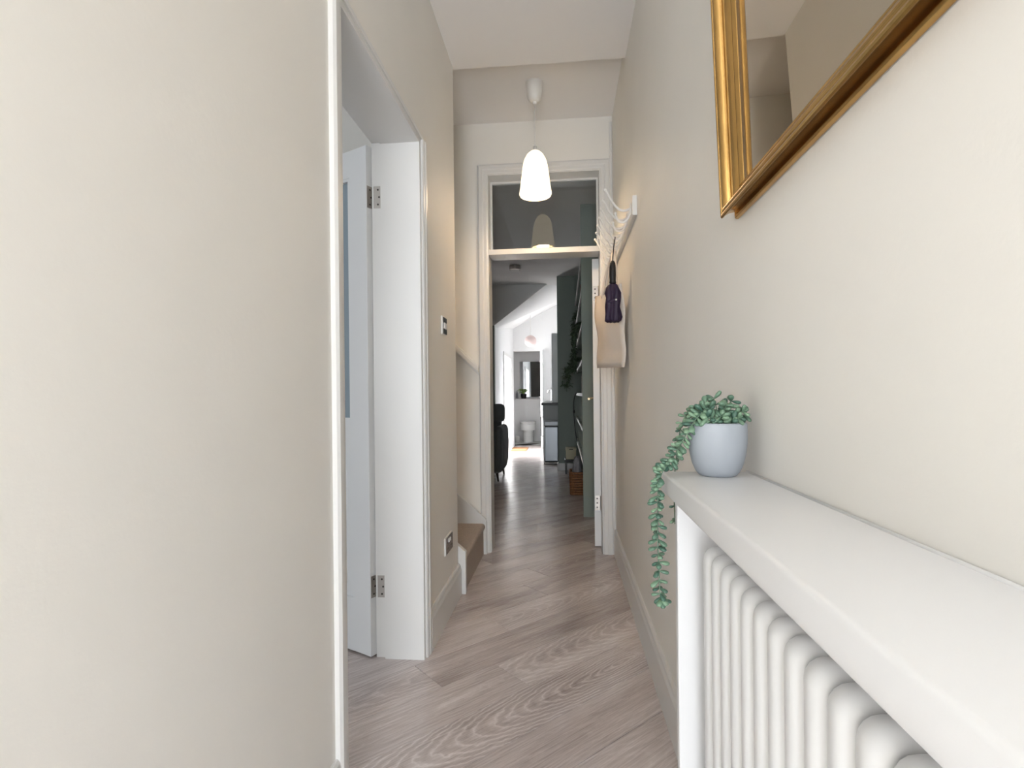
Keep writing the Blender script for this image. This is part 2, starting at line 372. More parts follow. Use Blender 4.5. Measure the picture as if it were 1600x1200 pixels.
# living room shell
wallset('wall_living_right', [(XR, 0.47, YE2, 8.4, 0, 3.0)], 'green', 'sage green party wall behind the bookcase')
wallset('wall_living_left', [(-3.3, -3.2, YE2, 8.2, 0, 3.0)], 'white', 'white side wall of the living room')
NB = wallset('wall_nib', [(-0.092, XR, 7.6, 7.78, 0, ZL)], 'green', 'green wall end beside the kitchen')
bm = bmesh.new(); bx(bm, -0.10, 0.20, 7.582, 7.602, 0, 0.10, 0.003); bx(bm, -0.11, -0.088, 7.582, 7.79, 0, 0.10, 0.003)
struct('baseboard_nib', bm, 'trim', 'short white baseboard at the green wall end', 'baseboard')
wallset('wall_back', [(-3.2, -1.45, 8.1, 8.2, 0, ZL), (-1.45, -1.04, 8.1, 8.2, 0, 2.1)], 'green', 'sage green back wall of the living room')
bm = bmesh.new(); prism(bm, [(-1.45, 2.1), (-1.04, 2.1), (-0.24, 2.7), (0.47, 2.7), (0.47, 3.42), (-1.45, 3.42)], 'y', 8.1, 8.2)
struct('wall_bulkhead', bm, 'ceil', 'white bulkhead with sloping underside above the kitchen opening', 'wall')

# kitchen and cloakroom shell
YK, YW = 11.2, 12.5
wallset('wall_kitchen_left', [(-1.16, -1.04, 8.2, 9.3, 0, 2.6), (-1.16, -1.04, 10.4, YK, 0, 2.6), (-1.16, -1.04, 9.3, 10.4, 1.75, 2.6)], 'white', 'white kitchen wall with bright garden door opening')
wallset('wall_kitchen_right', [(0.40, 0.52, 7.78, YK+0.1, 0, 3.4)], 'white', 'white kitchen wall behind the counter')
bm = bmesh.new()
v = [bm.verts.new(p) for p in ((-1.16, 8.15, 2.01), (0.52, 8.15, 3.29), (0.52, 11.3, 3.24), (-1.16, 11.3, 2.37), (-1.16, 8.15, 2.11), (0.52, 8.15, 3.39), (0.52, 11.3, 3.34), (-1.16, 11.3, 2.47))]
for q in ((0, 3, 2, 1), (4, 5, 6, 7), (0, 1, 5, 4), (1, 2, 6, 5), (2, 3, 7, 6), (3, 0, 4, 7)): bm.faces.new([v[i] for i in q])
kc = struct('ceiling_kitchen', bm, 'white', 'white sloping kitchen ceiling', 'ceiling')
wallset('wall_kitchen_end', [(-0.45, 0.52, YK, YK+0.1, 0, 3.4), (-1.2, -0.45, YK, YK+0.1, 1.95, 3.4), (-1.3, -1.10, YK, YK+0.1, 0, 3.4)], 'white', 'white kitchen end wall with cloakroom doorway')
wallset('wall_cloakroom_left', [(-1.3, -1.17, YK+0.1, YW, 0, 2.4)], 'white', 'white cloakroom wall with the two pictures')
wallset('wall_cloakroom_right', [(-0.40, -0.28, YK+0.1, YW, 0, 2.4)], 'white', 'white bare side wall of the cloakroom')
wallset('wall_cloakroom_back', [(-1.3, -0.28, YW, YW+0.1, 0, 2.4)], 'white', 'white cloakroom wall holding the mirror')
wallset('wall_cloakroom_ledge', [(-1.17, -0.40, 12.34, YW, 0, 0.94)], 'white', 'white boxed ledge behind the toilet')
wallset('floor_cloakroom', [(-1.3, -0.28, 11.25, YW, -0.06, 0.0)], 'tilegrey', 'pale grey cloakroom floor', 'floor')
wallset('ceiling_cloakroom', [(-1.3, -0.28, YK+0.1, YW+0.1, 2.4, 2.5)], 'white', 'white cloakroom ceiling', 'ceiling')
struct('trim_7', box(-1.17, -0.40, 12.32, YW, 0.94, 0.96, 0.003), 'trim', 'white shelf board capping the cloakroom ledge', 'ledge')
bm = bmesh.new(); bx(bm, -1.05, -1.02, 9.24, 9.3, 0, 1.80); bx(bm, -1.05, -1.02, 10.4, 10.46, 0, 1.80); bx(bm, -1.05, -1.02, 9.3, 10.4, 1.74, 1.80)
struct('trim_8', bm, 'trim', 'white frame around the bright garden door opening', 'door frame')

# ------------------------------------------------------------------ stairs (rising to the left)
RX, GO, RI = -0.548, 0.235, 0.205
stt = thing('staircase', 'taupe carpeted staircase rising beside the end doorway', 'staircase', (RX, 3.26, 0), kind=None)
for i in range(9):
    x1 = -i*GO; zt = (i+1)*RI
    bm = bmesh.new()
    r = 0.022; pr = [(x1-GO-0.03, 0.0 if i == 0 else zt-RI-0.02), (x1, 0.0 if i == 0 else zt-RI-0.02), (x1, zt-0.05)]
    pr += [(x1+0.012-r+r*math.cos(a), zt-r+r*math.sin(a)) for a in [k*PI/10 for k in range(-3, 6)]]
    pr += [(x1-GO-0.03, zt)]
    prism(bm, pr, 'y', -0.355, 0.335)
    o = autosmooth(obj('step', bm, 'carpet', stt), 50)
def string_board(y0, y1, top0, ext):
    # board following the pitch, nose cut plumb
    bm = bmesh.new(); sl = RI/GO; L_ = 9*GO
    prism(bm, [(ext, 0), (ext, top0), (-L_, top0+sl*(L_+ext)), (-L_, top0+sl*(L_+ext)-0.42), (-0.25, 0)], 'y', y0, y1)
    return bm
obj('stringer', string_board(-0.388, -0.355, 0.225, 0.012), 'trim', stt)
sr = obj('stringer', string_board(0.335, 0.389, 0.21, 0.02), 'trim', stt)
bm = bmesh.new(); sl = RI/GO; L_ = 9*GO
prism(bm, [(0.02, 0.21), (-L_, 0.21+sl*(L_+0.02)), (-L_, 0.235+sl*(L_+0.02)), (0.02, 0.235)], 'y', 0.329, 0.345)
obj('capping', bm, 'trim', sr)
# sloping dado rail on the end wall above the stairs
bm = bmesh.new()
for (za, zb, t) in ((0.0, 0.018, 0.014), (0.022, 0.052, 0.048), (0.052, 0.066, 0.030)):
    A = (-0.574, 1.195); B = (-2.4, 1.195+1.826*0.95)
    prism(bm, [(A[0], A[1]+za), (B[0], B[1]+za), (B[0], B[1]+zb), (A[0], A[1]+zb)], 'y', YE-t, YE+0.002)
struct('trim_9', bm, 'trim', 'cream sloping dado rail on the wall above the stairs', 'dado rail')

# ------------------------------------------------------------------ front room door (open into the room)
dr = thing('door_1', 'white half glazed door standing open into the front room', 'door', (-0.772, 2.172, 0.008), math.radians(-28), kind='structure')
# local: leaf runs to -x, thickness from y=-0.036 to 0, hinge edge at x=0
LW, LH, LT = 0.76, 2.075, 0.040
bm = bmesh.new()
bx(bm, -0.105, 0, -LT, 0, 0, LH, 0.0015, 1); bx(bm, -LW, -LW+0.105, -LT, 0, 0, LH, 0.0015, 1)
bx(bm, -LW+0.104, -0.104, -LT+0.0005, -0.0005, 0, 0.22); bx(bm, -LW+0.104, -0.104, -LT+0.0005, -0.0005, 0.80, 0.955); bx(bm, -LW+0.104, -0.104, -LT+0.0005, -0.0005, 1.965, LH)
obj('leaf_frame', bm, 'door', dr)
bm = bmesh.new(); bx(bm, -LW+0.10, -0.10, -0.028, -0.012, 0.215, 0.805); bx(bm, -LW+0.15, -0.15, -0.034, -0.006, 0.27, 0.75, 0.006, 1)
obj('panel', bm, 'door', dr)
obj('pane', box(-LW+0.10, -0.10, -0.024, -0.016, 0.95, 1.97), 'frost', dr)
bm = bmesh.new()
for y0, y1 in ((-LT+0.004, -0.024), (-0.016, -0.004)):
    bx(bm, -0.117, -0.104, y0, y1, 0.955, 1.965); bx(bm, -LW+0.104, -LW+0.117, y0, y1, 0.955, 1.965); bx(bm, -LW+0.117, -0.117, y0, y1, 1.953, 1.965); bx(bm, -LW+0.117, -0.117, y0, y1, 0.955, 0.967)
obj('glazing_bead', bm, 'door', dr)
bm = bmesh.new(); lathe(bm, [(0.026, 0), (0.026, 0.006), (0.010, 0.008), (0.010, 0.05)], 20)
bm.transform(Matrix.Translation((-LW+0.055, -LT, 1.0)) @ Matrix.Rotation(PI/2, 4, 'X'))
tube(bm, [(-LW+0.055, -LT-0.045, 1.0), (-LW+0.10, -LT-0.048, 1.0), (-LW+0.165, -LT-0.046, 1.0)], 0.008, 10)
autosmooth(obj('handle', bm, 'steel', dr))
for zc in (1.875-0.008, 0.289-0.008):
    hg = obj('hinge', box(-0.0005, 0.0015, -0.036, -0.003, zc-0.044, zc+0.044), 'steel', dr)
    bm = bmesh.new(); tube(bm, [(0.005, 0.003, zc-0.044), (0.005, 0.003, zc+0.044)], 0.0055, 12); ball(bm, (0.005, 0.003, zc-0.046), 0.006); ball(bm, (0.005, 0.003, zc+0.046), 0.0055)
    autosmooth(obj('knuckle', bm, 'steel', hg))
    bm = bmesh.new()
    for dz in (-0.03, 0, 0.03):
        tube(bm, [(0.0014, -0.022+0.006*(dz == 0), zc+dz), (0.0022, -0.022+0.006*(dz == 0), zc+dz)], 0.0038, 10)
    obj('screw', bm, 'darkscrew', hg)
    # fixed leaf of the hinge let into the lining
    R_ = Matrix.Rotation(math.radians(28), 4, 'Z')
    def to_local(x, y, z): return R_ @ Vector((x+0.772, y-2.172, z-0.008))
    bm = bmesh.new(); bx(bm, -0.766, -0.736, DY1-0.0062, DY1-0.002, zc+0.008-0.044, zc+0.008+0.044)
    for vv in bm.verts: vv.co = to_local(*vv.co)
    pl = obj('hinge_plate', bm, 'steel', dr)
    bm = bmesh.new()
    for dz in (-0.03, 0, 0.03):
        xx = -0.748+0.005*(dz == 0); tube(bm, [(xx, DY1-0.0056, zc+0.008+dz), (xx, DY1-0.0070, zc+0.008+dz)], 0.0040, 10)
    for vv in bm.verts: vv.co = to_local(*vv.co)
    obj('screw', bm, 'darkscrew', pl)

# living room door (open past ninety degrees)
dr = thing('door_2', 'white painted door folded back against the bookcase end', 'door', (0.243, YE2+0.004, 0.008), math.radians(-4.5), kind='structure')
# local: leaf runs to +y, thickness from x=-0.042 to 0
bm = bmesh.new(); bx(bm, -0.044, 0, 0, 0.735, 0, 1.99, 0.0015, 1)
obj('leaf', bm, 'door', dr)
for zz in ((0.16, 0.75), (0.95, 1.85)):
    bm = bmesh.new(); bx(bm, -0.047, -0.04, 0.12, 0.335, zz[0], zz[1], 0.004, 1); bx(bm, -0.047, -0.04, 0.40, 0.615, zz[0], zz[1], 0.004, 1); obj('panel', bm, 'door', dr)
for zc in (1.75, 0.30):
    hg = obj('hinge', box(-0.038, -0.006, -0.0025, 0.001, zc-0.05, zc+0.05), 'steel', dr)
    bm = bmesh.new(); tube(bm, [(0.002, -0.006, zc-0.05), (0.002, -0.006, zc+0.05)], 0.006, 10); autosmooth(obj('knuckle', bm, 'steel', hg))
    bm = bmesh.new()
    for dz in (-0.03, 0, 0.03): bx(bm, -0.030, -0.020, -0.0034, -0.0024, zc+dz-0.005, zc+dz+0.005)
    obj('screw', bm, 'darkscrew', hg)
bm = bmesh.new(); tube(bm, [(-0.044, 0.675, 1.02), (-0.09, 0.675, 1.02), (-0.095, 0.66, 1.02), (-0.095, 0.57, 1.015)], 0.009, 10); bx(bm, -0.05, -0.043, 0.655, 0.695, 0.93, 1.09, 0.003)
autosmooth(obj('handle', bm, mat('brass_handle', (170, 150, 120), 0.3, 0.9), dr))

# ------------------------------------------------------------------ radiator with shelf over it
SX0, SX1, SY0, SY1, SZ0, SZ1 = 0.178, XR-0.0005, -0.22, 1.032, 0.883, 0.921
rs = thing('radiator_shelf', 'thick white shelf on end panels boxing over the radiator', 'shelf', (0.26, 0.4, 0))
bm = bmesh.new(); bx(bm, SX0-0.26, SX1-0.26, SY0-0.4, SY1-0.4, SZ0, SZ1)
es = [e for e in bm.edges if all(abs(v.co.x-(SX0-0.26)) < 1e-5 for v in e.verts) or (all(abs(v.co.z-SZ1) < 1e-5 for v in e.verts) and all(v.co.x > -9 for v in e.verts) and abs(e.verts[0].co.y-e.verts[1].co.y) < 1e-5)]
bmesh.ops.bevel(bm, geom=es, offset=0.0055, segments=4, profile=0.5, affect='EDGES')
autosmooth(obj('shelf_board', bm, 'shelfwhite', rs), 60)
for y in (0.985, -0.19):
    obj('end_panel', box(0.196-0.26, SX1-0.26, y-0.4, y+0.018-0.4, 0, SZ0+0.001, 0.0015, 1), 'shelfwhite', rs)
bm = bmesh.new(); tube(bm, [(XR-0.003-0.26, SY0-0.4, SZ1), (XR-0.003-0.26, SY1-0.4-0.003, SZ1)], 0.0026, 10); obj('sealant_bead', bm, 'shelfwhite', rs, True)

rad = thing('column_radiator', 'white column radiator of many tall sections under the shelf', 'radiator', (0.27, 0.4, 0))
def loop_pts(x0, x1, z0, z1, r, n=5):
    pts = []
    for cx, cz, a0 in ((x1-r, z1-r, 0), (x0+r, z1-r, PI/2), (x0+r, z0+r, PI), (x1-r, z0+r, 1.5*PI)):
        for k in range(n+1): a = a0+PI/2*k/n; pts.append((cx+r*math.cos(a), 0, cz+r*math.sin(a)))
    return pts
bm = bmesh.new()
tube(bm, loop_pts(0.231-0.27, 0.312-0.27, 0.105, 0.808, 0.010, 4), 0.0125, 18, ref=(0, 1, 0), closed=True, ry=0.0205)
tube(bm, [(0.002, 0, 0.105), (0.002, 0, 0.806)], 0.012, 10)
bmesh.ops.recalc_face_normals(bm, faces=bm.faces[:])
for f_ in bm.faces: f_.smooth = True
sme = bpy.data.meshes.new('section'); bm.to_mesh(sme); bm.free(); sme.materials.append(M['rad'])
PITCH = 0.0462
for i in range(23):
    o = bpy.data.objects.new('section', sme); C.objects.link(o); o.parent = rad; o.location = (0, 0.893-0.4-i*PITCH, 0)
for z in (0.135, 0.772):
    bm = bmesh.new(); tube(bm, [(0.002, 0.905-0.4, z), (0.002, 0.893-0.4-22*PITCH-0.01, z)], 0.014, 12); obj('connector', bm, 'rad', rad, True)
for y in (0.80, 0.0):
    obj('wall_bracket', box(0.03, XR-0.27, y-0.4-0.015, y-0.4+0.015, 0.68, 0.70, 0.002, 1), 'rad', rad)
for y in (0.85, -0.08):
    bm = bmesh.new(); tube(bm, [(0.002, y-0.4, 0.0), (0.002, y-0.4, 0.13)], 0.008, 10); obj('foot_pipe', bm, 'rad', rad, True)

# ------------------------------------------------------------------ succulent in grey pot
PX, PY, PZ = 0.266, 0.985, SZ1
sp = thing('potted_succulent', 'trailing green succulent in a small grey ceramic pot on the shelf', 'plant', (PX, PY, PZ))
bm = bmesh.new()
prof = [(0, 0), (0.028, 0), (0.0315, 0.0015), (0.037, 0.008), (0.043, 0.022), (0.0475, 0.042), (0.0495, 0.062), (0.0498, 0.078), (0.0488, 0.090), (0.0480, 0.0925), (0.0465, 0.0930), (0.0452, 0.0915), (0.0455, 0.078), (0.043, 0.07)]
lathe(bm, prof, 48); autosmooth(obj('pot', bm, 'pot', sp), 60)
bm = bmesh.new(); lathe(bm, [(0, 0.084), (0.02, 0.083), (0.0455, 0.080)], 24); obj('soil', bm, 'soil', sp, True)
bm = bmesh.new(); bmesh.ops.create_uvsphere(bm, u_segments=8, v_segments=6, radius=1)
for v_ in bm.verts:
    t = (v_.co.z+1)/2; wd = 0.30+0.75*t**0.8
    v_.co = Vector((v_.co.x*0.0046*wd, v_.co.y*0.0030*wd, (v_.co.z+0.9)*0.0060))
for f_ in bm.faces: f_.smooth = True
lme = bpy.data.meshes.new('leaf'); bm.to_mesh(lme); bm.free(); lme.materials.append(M['leaf'])
lr = random.Random(3)
nleaf = [0]
def strand(pts, n_nodes, per, sc=1.0, me=lme, r=0.0011, spread=0.9, t0=0.0):
    path = smooth_path(pts, 8)
    bm = bmesh.new(); tube(bm, path, r, 6); st_ = obj('stem', bm, 'stem', sp, True)
    for k in range(n_nodes):
        t = t0+(1-t0)*(k+0.5)/n_nodes; f = t*(len(path)-1); i = min(int(f), len(path)-2)
        p = path[i].lerp(path[i+1], f-i); tan = (path[i+1]-path[i]).normalized()
        a0 = k*2.4+lr.random()
        u = tan.orthogonal().normalized(); w_ = tan.cross(u)
        for q in range(per):
            a = a0+2*PI*q/per+lr.uniform(-.4, .4)
            side = u*math.cos(a)+w_*math.sin(a)
            d = (side*spread+tan*lr.uniform(0.1, 0.7)).normalized()
            s_ = sc*lr.uniform(0.75, 1.15)
            tip = p+side*0.0008+d*0.0135*s_+Vector((PX, PY, PZ))
            if tip.x > SX0-0.003 and tip.y < SY1+0.003 and SZ0-0.004 < tip.z < SZ1+0.003:
                if tip.y > 1.02 and p.y+PY > SY1: d.y = abs(d.y)+0.5
                else: d.x = -abs(d.x)-0.5
                if p.z+PZ > SZ1: d.z = abs(d.z)
                d.normalize()
            o = bpy.data.objects.new('leaf', me); C.objects.link(o); o.parent = st_
            o.matrix_local = Matrix.Translation(p+side*0.0008) @ d.to_track_quat('Z', 'Y').to_matrix().to_4x4() @ Matrix.Diagonal((s_, s_, s_, 1))
            nleaf[0] += 1
def L3(x, y, z): return (x-PX, y-PY, z-PZ)
strand([L3(.262, .975, .996), L3(.245, .965, 1.035), L3(.226, .962, 1.022), L3(.210, .965, .996), L3(.196, .972, .968), L3(.182, .978, .944), L3(.170, .980, .926),
        L3(.163, .980, .900), L3(.162, .980, .862), L3(.161, .980, .82), L3(.162, .980, .77), L3(.164, .980, .715), L3(.167, .980, .700)], 46, 3, 1.5)
strand([L3(.250, 1.0, .998), L3(.225, 1.012, 1.028), L3(.212, 1.020, 1.005), L3(.208, 1.028, .97), L3(.205, 1.044, .925), L3(.203, 1.046, .88), L3(.204, 1.046, .82)], 15, 3, 1.25)
for (dx, dy, hz, bend) in ((-.03, -.01, 1.035, -.012), (-.018, -.02, 1.052, -.01), (-.004, -.012, 1.062, -.006), (.004, -.03, 1.05, .004), (.016, -.014, 1.058, .006), (.026, -.022, 1.038, .014), (.034, -.004, 1.032, .016),
                           (-.01, .012, 1.055, -.012), (.012, .016, 1.05, .01), (-.028, .008, 1.04, -.016), (.020, -.034, 1.026, .008), (.0, -.036, 1.03, -.004), (-.016, -.034, 1.028, -.012)):
    z1 = hz-PZ
    strand([(dx*0.55, dy*0.55, 0.082), (dx*0.85, dy*0.85, 0.082+(z1-0.082)*0.6), (dx+bend, dy, z1-0.004)], 3, 3, 1.45, lme, t0=0.25)

# ------------------------------------------------------------------ gold framed mirror (leans out slightly at the top)
MY0, MY1, MH = 0.10, 1.062, 1.05
mr = thing('wall_mirror', 'gold framed mirror hung leaning on the wall above the radiator', 'mirror', (XR-0.0015, (MY0+MY1)/2, 1.393))
mr.rotation_euler = (0, math.radians(-2.0), 0)
hw = (MY1-MY0)/2
# profile: w inward from the outer edge, d out from the wall
fp = [(0.0, 0.001), (0.0, 0.006), (0.0015, 0.0085), (0.004, 0.0095), (0.006, 0.008), (0.0065, 0.004), (0.0095, 0.004), (0.0098, 0.012), (0.0090, 0.020), (0.0065, 0.0265), (0.003, 0.0300),
      (0.002, 0.0325), (0.0035, 0.0350), (0.006, 0.0360), (0.009, 0.0352), (0.010, 0.0330), (0.0115, 0.0345), (0.014, 0.0352), (0.0175, 0.0343), (0.0205, 0.0320), (0.0228, 0.0285), (0.0238, 0.0245), (0.024, 0.0205), (0.026, 0.0200), (0.0275, 0.0212), (0.030, 0.0210), (0.0315, 0.0190), (0.034, 0.0185),
      (0.040, 0.0150), (0.044, 0.0118), (0.0455, 0.0122), (0.0475, 0.0115), (0.053, 0.0065), (0.0535, 0.001)]
def member(a, b, inn):
    # a, b outer corners in (y, z); inn: inward directions at a and b for the mitre
    bm = bmesh.new(); A = []; B = []
    for w_, d in fp:
        A.append(bm.verts.new((-d, a[0]+inn[0][0]*w_, a[1]+inn[0][1]*w_))); B.append(bm.verts.new((-d, b[0]+inn[1][0]*w_, b[1]+inn[1][1]*w_)))
    for i in range(len(fp)-1): bm.faces.new((A[i], B[i], B[i+1], A[i+1]))
    bm.faces.new((A[-1], B[-1], B[0], A[0])); bm.faces.new(A[::-1]); bm.faces.new(B)
    bmesh.ops.recalc_face_normals(bm, faces=bm.faces[:])
    return bm
cn = [(-hw, 0), (hw, 0), (hw, MH), (-hw, MH)]; ind = [(1, 1), (-1, 1), (-1, -1), (1, -1)]
for i in range(4):
    j = (i+1) % 4
    autosmooth(obj('frame_member', member(cn[i], cn[j], (ind[i], ind[j])), 'gold', mr), 35)
obj('mirror_glass', box(-0.006, -0.0035, -hw+0.052, hw-0.052, 0.052, MH-0.052), 'mirror', mr)
obj('backing', box(-0.0034, -0.0012, -hw+0.045, hw-0.045, 0.045, MH-0.045), 'darkwood', mr)

# ------------------------------------------------------------------ pendant lamp
LX, LY = -0.158, 3.208
pn = thing('pendant_lamp', 'lit white bell shaped pendant lamp hanging before the transom', 'lamp', (LX, LY, ZC2))
bm = bmesh.new(); lathe(bm, [(0, 0), (0.052, 0), (0.052, -0.006), (0.050, -0.012), (0.047, -0.055), (0.041, -0.09), (0.030, -0.108), (0.014, -0.114), (0.011, -0.124), (0.006, -0.127), (0, -0.127)], 32)
autosmooth(obj('ceiling_cup', bm, 'plastic', pn), 50)
bm = bmesh.new(); tube(bm, [(0, 0, -0.12), (0, 0, -0.40)], 0.0032, 8); obj('cord', bm, 'plastic', pn, True)
bm = bmesh.new(); lathe(bm, [(0, -0.375), (0.012, -0.375), (0.013, -0.392), (0.020, -0.398), (0.020, -0.404), (0, -0.404)], 20); obj('cord_grip', bm, 'plastic', pn, True)
def flute(bm):
    for v_ in bm.verts:
        a = math.atan2(v_.co.y, v_.co.x); f_ = 1+0.020*math.cos(a*24); v_.co.x *= f_; v_.co.y *= f_
sh = None; opal = emit('lit_opal_glass', (255, 236, 202), 1.0)
for nm_, prof_ in (('shade', [(0.0745, -0.505), (0.079, -0.54), (0.085, -0.59), (0.091, -0.635), (0.094, -0.650), (0.093, -0.660), (0.089, -0.666), (0.086, -0.660), (0.080, -0.62), (0.070, -0.52), (0.069, -0.505), (0.0745, -0.505)]),
                       ('shade_shoulder', [(0.0615, -0.450), (0.067, -0.466), (0.071, -0.484), (0.0745, -0.505), (0.069, -0.505), (0.066, -0.484), (0.062, -0.466), (0.057, -0.450), (0.0615, -0.450)]),
                       ('shade_crown', [(0.0, -0.398), (0.012, -0.399), (0.030, -0.407), (0.047, -0.423), (0.0615, -0.450), (0.057, -0.450), (0.042, -0.430), (0.025, -0.415), (0, -0.408)])):
    bm = bmesh.new(); lathe(bm, prof_, 96); flute(bm)
    o = obj(nm_, bm, opal, sh or pn, True)
    sh = sh or o
bm = bmesh.new(); ball(bm, (0, 0, -0.575), 0.03, 1, 1, 1.2); tube(bm, [(0, 0, -0.405), (0, 0, -0.545)], 0.014, 12); obj('bulb', bm, emit('lamp_bulb', (255, 226, 180), 20), pn, True)
pl_ = lamp('pendant_bulb_light', 'POINT', (LX, LY, ZC2-0.64), (0, 0, 0), 4.2, (1.0, 0.82, 0.62), shadow_soft_size=0.05)

# ------------------------------------------------------------------ switch and socket on the left wall
def plate(name, y0, y1, z0, z1, label, cat, rock):
    t = thing(name, label, cat, (XL, (y0+y1)/2, z0)); w_ = (y1-y0)/2; h_ = z1-z0
    obj('backing_plate', box(-0.001, 0.007, -w_, w_, 0, h_, 0.002, 1), 'plastic', t)
    f = obj('face_plate', box(0.006, 0.010, -w_+0.004, w_-0.004, 0.004, h_-0.004, 0.0012, 1), 'chrome', t)
    for (yy, zz, a, b) in rock: obj('rocker', box(0.009, 0.0135, yy-a, yy+a, zz-b, zz+b, 0.0015, 1), 'plastic', f)
    return t, f
plate('light_switch', 2.515, 2.605, 1.353, 1.440, 'steel double light switch on the left wall below the ceiling edge', 'switch', [(-.014, .043, .007, .014), (.014, .043, .007, .014)])
t, f = plate('wall_socket', 2.535, 2.69, 0.300, 0.385, 'steel double wall socket above the baseboard near the stairs', 'socket', [(-.015, .062, .006, .009), (.015, .062, .006, .009)])
bm = bmesh.new()
for yc in (-.042, .042):
    bx(bm, 0.0095, 0.0104, yc-0.003, yc+0.003, 0.050, 0.060); bx(bm, 0.0095, 0.0104, yc-0.014, yc-0.006, 0.026, 0.031); bx(bm, 0.0095, 0.0104, yc+0.006, yc+0.014, 0.026, 0.031)
obj('socket_slot', bm, 'black', f)

# ------------------------------------------------------------------ coat rail with hooks
HY0, HY1 = 2.49, 3.42
cr_ = thing('coat_rail', 'white wall rail with long curled coat hooks', 'coat rack', (XR, (HY0+HY1)/2, 1.868))
bm = bmesh.new(); hl = (HY1-HY0)/2; prism(bm, [(0.0005, 0), (-0.018, 0), (-0.020, 0.004), (-0.020, 0.082), (-0.018, 0.088), (0.0005, 0.088)], 'y', -hl, hl)
obj('rail', bm, 'plastic', cr_)
bm = bmesh.new()
tube(bm, smooth_path([(-0.020, 0, 0.050), (-0.045, 0, 0.040), (-0.075, 0, 0.048), (-0.105, 0, 0.085), (-0.125, 0, 0.125), (-0.134, 0, 0.138)], 5), 0.0056, 8)
ball(bm, (-0.136, 0, 0.141), 0.008)
tube(bm, smooth_path([(-0.020, 0, 0.045), (-0.030, 0, 0.01), (-0.050, 0, -0.012), (-0.075, 0, -0.008), (-0.088, 0, 0.018), (-0.090, 0, 0.028)], 5), 0.0056, 8)
ball(bm, (-0.090, 0, 0.030), 0.0068); bx(bm, -0.0245, -0.0195, -0.009, 0.009, 0.018, 0.072, 0.002, 1)
for f_ in bm.faces: f_.smooth = True
hme = bpy.data.meshes.new('hook'); bm.to_mesh(hme); bm.free(); hme.materials.append(M['plastic'])
HK = [HY0+0.06+i*0.1365 for i in range(7)]
for y in HK:
    o = bpy.data.objects.new('hook', hme); C.objects.link(o); o.parent = cr_; o.location = (0, y-(HY0+HY1)/2, 0)

# umbrella
UY = HK[2]; UX = XR-0.066
um = thing('folded_umbrella', 'compact purple black folded umbrella hanging by its strap', 'umbrella', (UX-0.015, UY, 1.43))
um_x = 0.0
bm = bmesh.new(); tube(bm, smooth_path([(0.013, 0.0, 0.4345), (0.013, 0.0085, 0.427), (0.006, 0.006, 0.38), (0, 0, 0.31), (0.006, -0.006, 0.38), (0.013, -0.0085, 0.427), (0.013, 0.0, 0.4345)], 5), 0.0025, 6); obj('strap', bm, 'black', um, True)
bm = bmesh.new(); lathe(bm, [(0, 0.315), (0.008, 0.313), (0.014, 0.302), (0.0165, 0.28), (0.0175, 0.24), (0.016, 0.215), (0.018, 0.20), (0.010, 0.196), (0, 0.196)], 16); obj('handle', bm, 'black', um, True)
bm = bmesh.new(); N_ = 40; ringsp = []
zp = [(0.196, 0.012), (0.19, 0.022), (0.175, 0.030), (0.15, 0.036), (0.125, 0.032), (0.10, 0.034), (0.075, 0.035), (0.05, 0.037), (0.025, 0.038), (0.008, 0.036), (0.0, 0.028), (0.002, 0.010)]
ur = random.Random(5)
for i, (z, r) in enumerate(zp):
    ph = i*0.25
    ringsp.append([bm.verts.new(((r*(1+0.15*math.cos(8*a+ph)+0.10*math.cos(3*a+1.7*i)+0.06*math.sin(5*i)))*math.cos(a), (r*(1+0.15*math.cos(8*a+ph)+0.10*math.cos(3*a+1.7*i)+0.06*math.sin(5*i)))*math.sin(a), z+ur.uniform(-.002, .002))) for a in [2*PI*k/N_ for k in range(N_)]])
for a, b in zip(ringsp, ringsp[1:]):
    for k in range(N_): bm.faces.new((a[k], a[(k+1) % N_], b[(k+1) % N_], b[k]))
bm.faces.new(ringsp[-1]); bm.faces.new(ringsp[0][::-1]); bmesh.ops.recalc_face_normals(bm, faces=bm.faces[:])
fold = obj('canopy', bm, 'purple', um, True)
bm = bmesh.new(); tube(bm, [(0.035*math.cos(a), 0.035*math.sin(a), 0.108+0.01*math.cos(a)) for a in [2*PI*k/24 for k in range(24)]], 0.003, 6, closed=True, ry=0.007); obj('tie_band', bm, 'purple', fold, True)
bm = bmesh.new(); ball(bm, (0.012, -0.040, 0.108), 0.005); obj('snap_button', bm, 'plastic', fold, True)

# tote bag
tb = thing('tote_bag', 'plain cream canvas tote bag hanging from the coat rail', 'bag', (XR-0.09, 3.06, 1.20))
bm = bmesh.new(); nu, nv = 14, 14; fr = []; bk = []
Ax, Ay = 0.062, -0.22; Bx, By = -0.045, 0.235
for j in range(nv+1):
    v_ = j/nv; rf = []; rb = []
    for i in range(nu+1):
        u_ = i/nu
        wsh = 1-0.10*v_*(1-u_)
        x = Ax+(Bx-Ax)*u_; y = Ay+(By-Ay)*u_*wsh
        z = 0.43*v_ + 0.02*u_*(v_) - 0.02*math.sin(PI*u_)*v_ + 0.018*(1-v_)*u_
        th = 0.006+0.020*math.sin(PI*u_)**0.6*math.sin(PI*min(1, v_*0.9+0.08))
        wob = 0.008*math.sin(7*u_+4*v_)+0.005*math.sin(11*v_-3*u_)
        rf.append(bm.verts.new((x-th+wob, y, z))); rb.append(bm.verts.new((x+th*0.6+wob, y, z)))
    fr.append(rf); bk.append(rb)
